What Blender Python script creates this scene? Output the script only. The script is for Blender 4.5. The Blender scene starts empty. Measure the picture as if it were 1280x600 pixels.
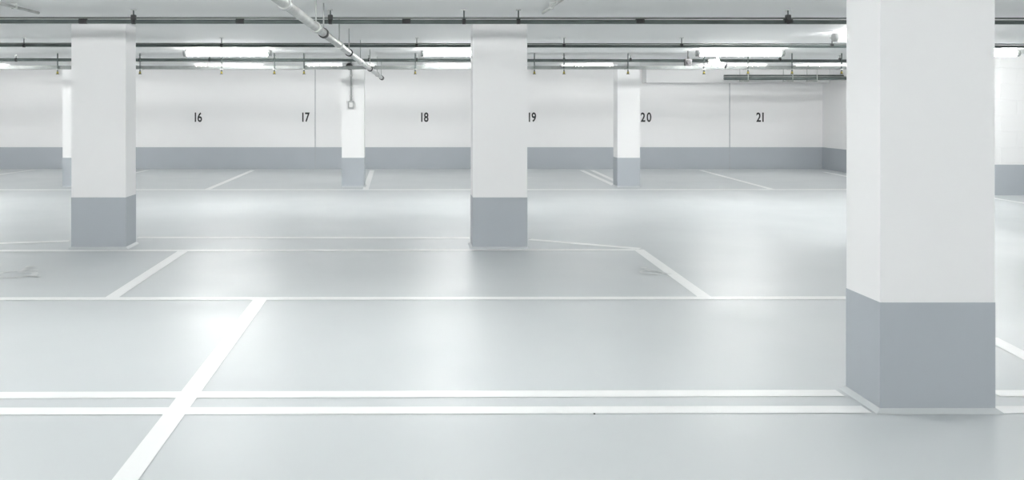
import bpy, bmesh, math, random
from mathutils import Vector, Matrix
random.seed(4)
S=bpy.context.scene
H=1.42; F=1150.0; CX=515.0; CY=131.0; CEIL=2.217
def fl(x,y):
    d=F*H/(y-CY); return ((x-CX)/F*d,d)
def at(x,d): return (x-CX)/F*d

# ---------------- materials
def mat(name,col,rough=.5,metal=0.,bump=0.,bscale=20.,var=0.,vscale=2.,emit=None,spec=.5,coat=0.):
    m=bpy.data.materials.new(name); m.use_nodes=True
    nt=m.node_tree; b=nt.nodes['Principled BSDF']
    b.inputs['Base Color'].default_value=(*col,1); b.inputs['Roughness'].default_value=rough
    b.inputs['Metallic'].default_value=metal; b.inputs['Specular IOR Level'].default_value=spec
    b.inputs['Coat Weight'].default_value=coat
    tc=nt.nodes.new('ShaderNodeTexCoord')
    if var>0:
        n=nt.nodes.new('ShaderNodeTexNoise'); n.inputs['Scale'].default_value=vscale; n.inputs['Detail'].default_value=5
        r=nt.nodes.new('ShaderNodeValToRGB')
        r.color_ramp.elements[0].position=.3; r.color_ramp.elements[1].position=.7
        r.color_ramp.elements[0].color=(*[c*(1-var) for c in col],1); r.color_ramp.elements[1].color=(*[min(1,c*(1+var)) for c in col],1)
        nt.links.new(tc.outputs['Object'],n.inputs['Vector']); nt.links.new(n.outputs['Fac'],r.inputs['Fac']); nt.links.new(r.outputs['Color'],b.inputs['Base Color'])
    if bump>0:
        n=nt.nodes.new('ShaderNodeTexNoise'); n.inputs['Scale'].default_value=bscale; n.inputs['Detail'].default_value=4
        bp=nt.nodes.new('ShaderNodeBump'); bp.inputs['Strength'].default_value=bump; bp.inputs['Distance'].default_value=.01
        nt.links.new(tc.outputs['Object'],n.inputs['Vector']); nt.links.new(n.outputs['Fac'],bp.inputs['Height']); nt.links.new(bp.outputs['Normal'],b.inputs['Normal'])
    if emit:
        b.inputs['Emission Color'].default_value=(*emit[0],1); b.inputs['Emission Strength'].default_value=emit[1]
    return m
M_white=mat('white_paint',(.865,.865,.867),.6,var=.008,vscale=1.2,spec=.3)
M_ceil=mat('ceiling_paint',(.88,.885,.88),.7,var=.012,vscale=.8,spec=.3)
M_grey=mat('grey_band_paint',(.42,.452,.485),.45,var=.015,vscale=2,spec=.4)
M_line=mat('marking_paint',(.90,.91,.91),.4,var=.015,vscale=6)
M_faded=mat('faded_marking',(.71,.73,.735),.4,var=.08,vscale=14)
M_galv=mat('galvanised_steel',(.5,.51,.50),.4,metal=.6,var=.15,vscale=8)
M_tray=mat('dull_zinc',(.20,.215,.21),.5,metal=.5,var=.15,vscale=8)
M_pipe=mat('grey_pipe',(.08,.10,.095),.45,metal=.3,var=.25,vscale=6)
M_dark=mat('dark_coupling',(.02,.02,.022),.5,var=.2,vscale=20)
M_black=mat('number_black',(.02,.02,.022),.6,var=.1,vscale=20)
M_brass=mat('brass_head',(.35,.30,.08),.35,metal=.7,var=.1,vscale=20)
M_plast=mat('white_plastic',(.75,.75,.74),.4,var=.02,vscale=8)
M_gplast=mat('grey_plastic',(.38,.39,.39),.45,var=.04,vscale=8)
M_glass=mat('lens_black',(.01,.01,.012),.1,var=.1,vscale=8)
M_lamp=mat('lamp_diffuser',(.9,.9,.9),.4,emit=((1,1,.985),62.))
M_lamp2=mat('lamp_diffuser_bright',(.9,.9,.9),.4,emit=((1,1,.985),98.))
M_fill=mat('added_fill_tube',(.9,.9,.9),.4,emit=((1,1,.985),38.))  # glow of the added fill row near the back wall
M_joint=mat('joint_sealant',(.42,.44,.46),.7,var=.1,vscale=9)

def floor_mat():
    m=bpy.data.materials.new('epoxy_floor'); m.use_nodes=True; nt=m.node_tree; b=nt.nodes['Principled BSDF']
    tc=nt.nodes.new('ShaderNodeTexCoord')
    n=nt.nodes.new('ShaderNodeTexNoise'); n.inputs['Scale'].default_value=.35; n.inputs['Detail'].default_value=2
    r=nt.nodes.new('ShaderNodeValToRGB'); r.color_ramp.elements[0].position=.2; r.color_ramp.elements[1].position=.8
    r.color_ramp.elements[0].color=(.57,.60,.613,1); r.color_ramp.elements[1].color=(.60,.63,.642,1)
    n2=nt.nodes.new('ShaderNodeTexNoise'); n2.inputs['Scale'].default_value=1.2; n2.inputs['Detail'].default_value=2
    mr=nt.nodes.new('ShaderNodeMapRange'); mr.inputs['From Min'].default_value=.1; mr.inputs['From Max'].default_value=.9
    mr.inputs['To Min'].default_value=.30; mr.inputs['To Max'].default_value=.52
    b.inputs['Specular IOR Level'].default_value=.38
    L=nt.links.new
    for q in (n,n2): L(tc.outputs['Object'],q.inputs['Vector'])
    L(n.outputs['Fac'],r.inputs['Fac']); L(r.outputs['Color'],b.inputs['Base Color'])
    L(n2.outputs['Fac'],mr.inputs['Value']); L(mr.outputs['Result'],b.inputs['Roughness'])
    return m
M_floor=floor_mat()
def block_mat():
    m=mat('painted_blockwork',(.86,.865,.865),.55,var=.012,vscale=1.2); nt=m.node_tree; b=nt.nodes['Principled BSDF']
    tc=nt.nodes.new('ShaderNodeTexCoord'); mp=nt.nodes.new('ShaderNodeMapping'); mp.inputs['Rotation'].default_value=(math.radians(-90),0,0)
    br=nt.nodes.new('ShaderNodeTexBrick'); br.inputs['Scale'].default_value=1; br.inputs['Brick Width'].default_value=.5; br.inputs['Row Height'].default_value=.25
    br.inputs['Mortar Size'].default_value=.008; br.inputs['Color1'].default_value=(1,1,1,1); br.inputs['Color2'].default_value=(1,1,1,1); br.inputs['Mortar'].default_value=(0,0,0,1)
    bp=nt.nodes.new('ShaderNodeBump'); bp.inputs['Strength'].default_value=.6; bp.inputs['Distance'].default_value=.008
    L=nt.links.new; L(tc.outputs['Object'],mp.inputs['Vector']); L(mp.outputs['Vector'],br.inputs['Vector']); L(br.outputs['Color'],bp.inputs['Height']); L(bp.outputs['Normal'],b.inputs['Normal'])
    return m
M_block=block_mat()

# ---------------- builder
class B:
    def __init__(s): s.bm=bmesh.new(); s.mats=[]
    def mi(s,m):
        if m not in s.mats: s.mats.append(m)
        return s.mats.index(m)
    def box(s,x0,x1,y0,y1,z0,z1,m,bev=0.):
        r=bmesh.ops.create_cube(s.bm,size=1)['verts']
        for v in r: v.co=Vector(((x0+x1)/2+v.co.x*(x1-x0),(y0+y1)/2+v.co.y*(y1-y0),(z0+z1)/2+v.co.z*(z1-z0)))
        fs=set(f for v in r for f in v.link_faces); i=s.mi(m)
        for f in fs: f.material_index=i
        if bev>0:
            es=list(set(e for f in fs for e in f.edges))
            o=bmesh.ops.bevel(s.bm,geom=es,offset=bev,segments=2,affect='EDGES')
            for f in o['faces']: f.material_index=i
    def cyl(s,p,q,r,m,seg=16,r2=None):
        p=Vector(p); q=Vector(q); d=q-p; L=d.length
        mt=Matrix.Translation((p+q)/2)@d.to_track_quat('Z','Y').to_matrix().to_4x4()
        o=bmesh.ops.create_cone(s.bm,cap_ends=True,segments=seg,radius1=r,radius2=r if r2 is None else r2,depth=L,matrix=mt)
        i=s.mi(m)
        for f in set(f for v in o['verts'] for f in v.link_faces):
            f.material_index=i
            if len(f.verts)==4: f.smooth=True
    def sph(s,c,r,m,sc=(1,1,1)):
        o=bmesh.ops.create_uvsphere(s.bm,u_segments=16,v_segments=10,radius=r,matrix=Matrix.Translation(c)@Matrix.Diagonal((*sc,1)))
        i=s.mi(m)
        for f in set(f for v in o['verts'] for f in v.link_faces): f.material_index=i; f.smooth=True
    def quad(s,pts,m):
        f=s.bm.faces.new([s.bm.verts.new(p) for p in pts]); f.material_index=s.mi(m)
        f.normal_update()
        return f
    def obj(s,name,loc=(0,0,0),recalc=True):
        me=bpy.data.meshes.new(name)
        if recalc: bmesh.ops.recalc_face_normals(s.bm,faces=[f for f in s.bm.faces])
        else:
            for f in s.bm.faces:
                f.normal_update()
                if f.normal.z<0: f.normal_flip()
        if loc!=(0,0,0): bmesh.ops.translate(s.bm,verts=s.bm.verts,vec=[-c for c in loc])
        s.bm.to_mesh(me); s.bm.free()
        for m in s.mats: me.materials.append(m)
        o=bpy.data.objects.new(name,me); o.location=loc; S.collection.objects.link(o); return o

WL,WR,WB,WF=-13.0,9.1,20.4,-5.0
DR=14.45  # facing wall on the right
XR=15.0
# ---------------- shell
b=B(); b.box(WL-.2,XR+.2,WF-.2,WB+.2,-.2,0,M_floor); b.obj('floor')
b=B(); b.box(WL-.2,XR+.2,WF-.2,WB+.2,CEIL,CEIL+.2,M_ceil); b.obj('ceiling')
BH=.48
def wall(name,x0,x1,y0,y1,face,m=M_white):
    b=B(); b.box(x0,x1,y0,y1,0,CEIL,m); b.obj('wall_'+name)
    t=.004; c=B()
    if face=='-y': c.box(x0,x1,y0-t,y0,0,BH,M_grey)
    if face=='+y': c.box(x0,x1,y1,y1+t,0,BH,M_grey)
    if face=='-x': c.box(x0-t,x0,y0,y1,0,BH,M_grey)
    if face=='+x': c.box(x1,x1+t,y0,y1,0,BH,M_grey)
    c.obj('baseboard_'+name)
wall('back',WL,WR+.2,WB,WB+.2,'-y')
wall('side',WR,WR+.2,DR+.2,WB,'-x')
wall('right_bay',WR,XR,DR,DR+.2,'-y',M_block)
wall('left',WL-.2,WL,WF,WB,'+x')
wall('right',XR,XR+.2,WF,DR,'-x')
wall('front',WL,XR,WF-.2,WF,'+y')
b=B()
for x in (394,912):
    X=at(x,WB); b.box(X-.008,X+.008,WB-.007,WB,0,CEIL-.02,M_joint)
b.obj('trim_1')
b=B(); b.box(at(803,WB),WR,WB-.35,WB,1.90,CEIL,M_white); b.obj('trim_2')

# ---------------- columns
BZ=.507
def column(xl,xr,d,dep):
    b=B()
    b.box(xl,xr,d,d+dep,BZ,CEIL,M_white,0)
    b.box(xl-.002,xr+.002,d-.002,d+dep+.002,0,BZ,M_grey,0)
    e=.03; z=.02
    lo=[(xl-e,d-e,0.001),(xr+e,d-e,0.001),(xr+e,d+dep+e,0.001),(xl-e,d+dep+e,0.001)]
    hi=[(xl-.003,d-.003,z),(xr+.003,d-.003,z),(xr+.003,d+dep+.003,z),(xl-.003,d+dep+.003,z)]
    for k in range(4): b.quad([lo[k],lo[(k+1)%4],hi[(k+1)%4],hi[k]],M_floor)
    b.obj('concrete_column',((xl+xr)/2,d+dep/2,0))
column(2.163,2.692,4.25,.33)
for xc in (-3.09,.868,4.82,-7.04): column(xc-.268,xc+.268,9.07,.33)
for xl in (-6.02,-1.21,3.54,8.33,-10.8): column(xl,xl+.386,15.85,.33)

# ---------------- markings
b=B(); ZL=.002
def strip(p,q,w=.1,m=M_line,z=ZL,bb=None):
    p=Vector((*p,0)); q=Vector((*q,0)); n=(q-p).normalized(); n=Vector((-n.y,n.x,0))*w/2
    (bb or b).quad([(*(p+n).xy,z),(*(q+n).xy,z),(*(q-n).xy,z),(*(p-n).xy,z)],m)
strip(fl(-260,495),fl(1050,491.5))
strip(fl(-260,515),fl(1083,512))
strip(fl(1243,492),fl(1700,491)); strip(fl(1246,512.5),fl(1700,511))
strip(fl(-300,374),fl(1100,372.5)); 
strip(fl(-300,314),fl(795,312.5))
strip(fl(172,297),fl(587,297.5),.11); strip(fl(662,299.5),fl(800,311),.1)
strip(fl(-200,310.5),fl(86,301.5),.1)
strip(fl(228,314.5),fl(140,372),.1,z=.0026); strip(fl(798,312),fl(880,371),.1,z=.0026)
strip(fl(325,375),fl(120,649),.1,z=.003)
strip(fl(-400,237.5),fl(1220,237),.16)
for (x0,y0,x1,y1) in ((42,212.5,-10,219.5),(184,213,140,222),(316,213,259,237),(465,213,457,237),(727,213,768,232),(740,213,775,229),(876,213,966,237),(1030,215,1100,229)):
    strip(fl(x0,y0),fl(x1,y1),.10,z=.003)
strip(fl(1236,422),fl(1330,470),.1); strip(fl(1240,247.5),fl(1330,262),.09)
b.obj('parking_bay_lines',recalc=False)

def wheelchair(cx,cy,s):
    b=B(); 
    def P(x,y): return (cx+x*s,cy+y*s)
    def st(pts,w,z): 
        for a,c in zip(pts,pts[1:]): strip(P(*a),P(*c),w*s,M_faded,z,b)
    arc=[(.02+.27*math.cos(math.radians(t)),-.18+.27*math.sin(math.radians(t))) for t in range(110,371,20)]
    st(arc,.07,.003)
    st([(-.03,.3),(0,-.05),(.22,-.05),(.33,-.38),(.42,-.36)],.08,.0034); st([(0,.12),(.2,.12)],.06,.0038)
    hd=[(*P(-.04+.075*math.cos(math.radians(t)),.42+.075*math.sin(math.radians(t))),.003) for t in range(0,360,24)]
    b.quad(hd,M_faded); b.obj('wheelchair_symbol',recalc=False)
wheelchair(at(25,7.8),7.82,.6); wheelchair(at(812,7.85),7.85,.36)
b=B(); X,Y=fl(743,517.5); b.cyl((X,Y,0),(X,Y,.003),.005,M_dark); b.obj('floor_bolt')

# ---------------- bay numbers
def glyph(ch):
    src='6' if ch=='9' else ch
    cu=bpy.data.curves.new('glyph','FONT'); cu.body=src; cu.size=.285; cu.extrude=.002; cu.offset=.006
    o=bpy.data.objects.new('tmp',cu); S.collection.objects.link(o)
    dg=bpy.context.evaluated_depsgraph_get(); me=bpy.data.meshes.new_from_object(o.evaluated_get(dg)); bpy.data.objects.remove(o)
    xs=[v.co.x for v in me.vertices]; ys=[v.co.y for v in me.vertices]
    c=Vector(((min(xs)+max(xs))/2,(min(ys)+max(ys))/2,0)); w=(max(xs)-min(xs))
    me.transform(Matrix.Translation(-c))
    if ch=='9': me.transform(Matrix.Rotation(math.pi,4,'Z'))
    return me,w
def number(t,x,y):
    bm=bmesh.new(); X=0; gap=.045
    parts=[glyph(c) for c in t]; tot=sum(w for _,w in parts)+gap*(len(t)-1); X=-tot/2
    for me,w in parts:
        me.transform(Matrix.Translation((X+w/2,0,0))); bm.from_mesh(me); X+=w+gap
    me=bpy.data.meshes.new('bay_number'); bm.to_mesh(me); bm.free(); me.materials.clear(); me.materials.append(M_black)
    for p in me.polygons: p.material_index=0
    n=bpy.data.objects.new('bay_number',me); S.collection.objects.link(n)
    n.rotation_euler=(math.radians(90),0,0); n.scale=(.74,1,1); n.location=(at(x,WB),WB-.0025,H-(y-CY)/F*WB)
for t,x in (('16',248),('17',382.5),('18',531),('19',665.5),('20',807.5),('21',950)): number(t,x,146.5)

# ---------------- pipes
CT=CEIL-.0005
def zat(y,d): return H-(y-CY)/F*d
def hanger(b,x,d,z,r,m=M_pipe):
    b.cyl((x,d,z+r*.9),(x,d,CT),.006,m,8)
    b.cyl((x-.015,d,z),(x+.015,d,z),r*1.5,M_dark,14)
    b.box(x-.02,x+.02,d-.02,d+.02,CEIL-.008,CT,M_galv)
d=7.7; z=2.118
b=B(); b.cyl((-9,d,z+.004),(7.5,d,z-.01),.0175,M_pipe); b.cyl((-9,d+.01,z+.034),(7.5,d+.01,z+.024),.008,M_tray,8)
for x in (-60,167,413,580,648,985,1200):
    X=at(x,d); hanger(b,X,d,z,.016)
for x in (104,300,508,800,985):
    X=at(x,d); b.cyl((X-.035,d,z),(X+.035,d,z),.021,M_dark,14)
for x in (167,413,985): b.box(at(x,d)-.02,at(x,d)+.02,d-.02,d+.02,z+.01,z+.055,M_dark,.004)
b.obj('sprinkler_main_pipe')
for nm,X,y0,y1 in (('sprinkler_branch_pipe',1.09,1.6,7.66),('sprinkler_branch_pipe',-3.11,1.6,7.66)):
    b=B(); b.cyl((X,y0,2.185),(X,y1,2.185),.012,M_galv,12); 
    for yy in (2,4,6,7.2): b.box(X-.02,X+.02,yy-.012,yy+.012,2.17,CT,M_galv)
    b.obj(nm)
d=10.9; z=zat(57,d)
b=B(); b.cyl((-12,d,z+.01),(9,d,z-.015),.017,M_pipe); b.cyl((-12,d+.06,z+.035),(9,d+.06,z+.02),.008,M_tray,8)
for x in (30,277,521,705,852,1040): hanger(b,at(x,d),d,z,.014)
b.obj('sprinkler_pipe')
d=14.75; z=zat(74,d)
b=B(); b.cyl((-12.8,d,z),(8.95,d,z-.03),.024,M_pipe)
for x in (20,175,262,343,461,521,630,705,788,975,1050): hanger(b,at(x,d),d,z-.01,.02)
b.obj('water_pipe')
d=14.3; z=zat(84,d)
b=B()
b.box(-12.8,8.95,d-.06,d+.06,z-.028,z-.024,M_tray)
b.box(-12.8,8.95,d-.064,d-.06,z-.03,z+.02,M_tray); b.box(-12.8,8.95,d+.06,d+.064,z-.03,z+.02,M_tray)
b.cyl((-12.8,d-.02,z-.005),(8.95,d-.02,z-.005),.015,M_pipe,10); b.cyl((-12.8,d+.03,z-.008),(8.95,d+.03,z-.008),.012,M_dark,8)
for x in (72,175,277,343,380,519,668,705,785,880,935,990,1052):
    X=at(x,d-.08); b.cyl((X,d-.08,z-.075),(X,d-.08,CT),.009,M_pipe,8)
    b.box(X-.02,X+.02,d-.09,d+.075,z-.04,z-.029,M_galv)
    b.cyl((X,d-.08,z-.105),(X,d-.08,z-.07),.016,M_brass,10); b.cyl((X,d-.08,z-.112),(X,d-.08,z-.105),.026,M_dark,10)
b.obj('cable_tray')
b=B(); zd=2.03
p0=Vector((-.79,0.5,zd)); p1=Vector((-.55,16.9,zd-.12))
b.cyl(p0,p1,.031,M_galv,20)
for dd in (3,5.2,6.7,7.2,8.5,9.6,11.3,13.2,15.2,16.6):
    t=(dd-.5)/16.4; c=p0.lerp(p1,t); b.cyl(c-Vector((0,.045,0)),c+Vector((0,.045,0)),.04,M_dark if dd in(7.2,9.6,13.2,16.6) else M_galv,20)
    b.cyl(c+Vector((0,0,.03)),(c.x,c.y,CT),.006,M_galv,8)
b.sph(p1,.04,M_dark)
b.obj('drain_pipe')
b=B(); z=2.02
for k,(yy,rr,mm) in enumerate(((19.3,.03,M_pipe),(19.1,.022,M_galv),(18.9,.03,M_pipe))):
    b.cyl((at(905,yy),yy,z-.03*k),(WR-.05,yy,z-.03*k),rr,mm,12)
for x in (930,985,1015):
    X=at(x,19.1); b.cyl((X,18.85,z-.11),(X,19.35,z-.11),.012,M_galv,8); b.cyl((X,18.86,z-.11),(X,18.86,CT),.008,M_galv,8); b.cyl((X,19.34,z-.11),(X,19.34,CT),.008,M_galv,8)
b.obj('pipe_bundle')

b=B(); X=at(439,15.85); d=15.84
b.cyl((X,d-.012,zat(127,d)),(X,d-.012,CEIL-.02),.016,M_gplast,10)
b.box(X-.05,X+.05,d-.055,d+.01,zat(136,d),zat(126,d),M_gplast,.008)
b.box(X-.03,X+.03,d-.07,d-.05,zat(134,d),zat(128,d),M_plast,.006)
b.sph((X-.03,d-.03,zat(83,d)),.06,M_dark)
for yy in (95,108,120): b.box(X-.022,X+.022,d-.03,d+.01,zat(yy,d)-.008,zat(yy,d)+.008,M_galv)
b.obj('wall_socket')
b=B(); d=13.45; X=at(897,d); z=zat(82,d)
b.cyl((X,d,z+.06),(X,d,CT),.018,M_plast,12); b.cyl((X,d,CEIL-.02),(X,d,CT),.06,M_plast,16)
b.sph((X,d,z+.06),.035,M_plast)
b.cyl((X-.10,d+.05,z+.05),(X+.08,d-.1,z-.01),.045,M_plast,16); b.cyl((X+.075,d-.097,z-.008),(X+.09,d-.11,z-.013),.036,M_glass,16)
b.box(X-.13,X+.02,d-.02,d+.06,z+.06,z+.09,M_plast,.01)
b.obj('security_camera')
b=B(); d=13.6; X=at(860,d); z=zat(78,d)
b.box(X-.05,X+.05,d-.04,d+.04,z-.05,z+.05,M_dark,.006); b.cyl((X,d,z+.04),(X,d,CT),.01,M_dark,8); b.cyl((X,d-.06,z),(X,d-.03,z),.03,M_glass,12)
b.obj('junction_box')

# ---------------- lamps, plus an added fill row
def lamp(x,y,L=1.15,ml=M_lamp,r=.042):
    b=B(); z=CEIL-.023-r
    b.cyl((x-L/2,y,z),(x+L/2,y,z),r,ml,10)
    for s in(-1,1):
        b.cyl((x+s*L/2,y,z),(x+s*(L/2+.05),y,z),r+.004,M_gplast,20)
        b.box(x+s*L*.32-.02,x+s*L*.32+.02,y-.03,y+.03,z+.7*r,CT,M_gplast)
    b.box(x-L/2,x+L/2,y-.025,y+.025,z+.87*r,z+r+.008,M_gplast)
    b.obj('fluorescent_or_fill_lamp',(x,y,CEIL))
for x in (-6.9,-2.62,.75,4.66,8.0,-10.5): lamp(x,13.07,1.15,M_lamp2)
for x in (-11,-8.6,-6.1,-3.6,-1.4,.94,3.6,6.3,8.2): lamp(x,18.1,1.3,M_fill,.026)  # added fill row, hidden behind the cable tray, brightens the back wall
for x in (-10.5,5.2,-6.9,11.5): lamp(x,10.0)
for yy in (-3.0,1.2,5.3):
    for x in (-10.5,-6.5,-2.3,.3,4.8,8.5,12.5): lamp(x,yy)

w=bpy.data.worlds.new('world'); S.world=w; w.use_nodes=True
w.node_tree.nodes['Background'].inputs[0].default_value=(.9,.95,1,1); w.node_tree.nodes['Background'].inputs[1].default_value=.3
cd=bpy.data.cameras.new('camera'); cam=bpy.data.objects.new('camera',cd); S.collection.objects.link(cam); S.camera=cam
cam.location=(0,0,H); cam.rotation_euler=(math.radians(90),0,0)
cd.sensor_width=36; cd.lens=36*F/1280; cd.shift_x=(640-CX)/1280; cd.shift_y=-(300-CY)/1280; cd.clip_start=.05
S.view_settings.view_transform='Standard'; S.view_settings.look='None'; S.view_settings.exposure=0
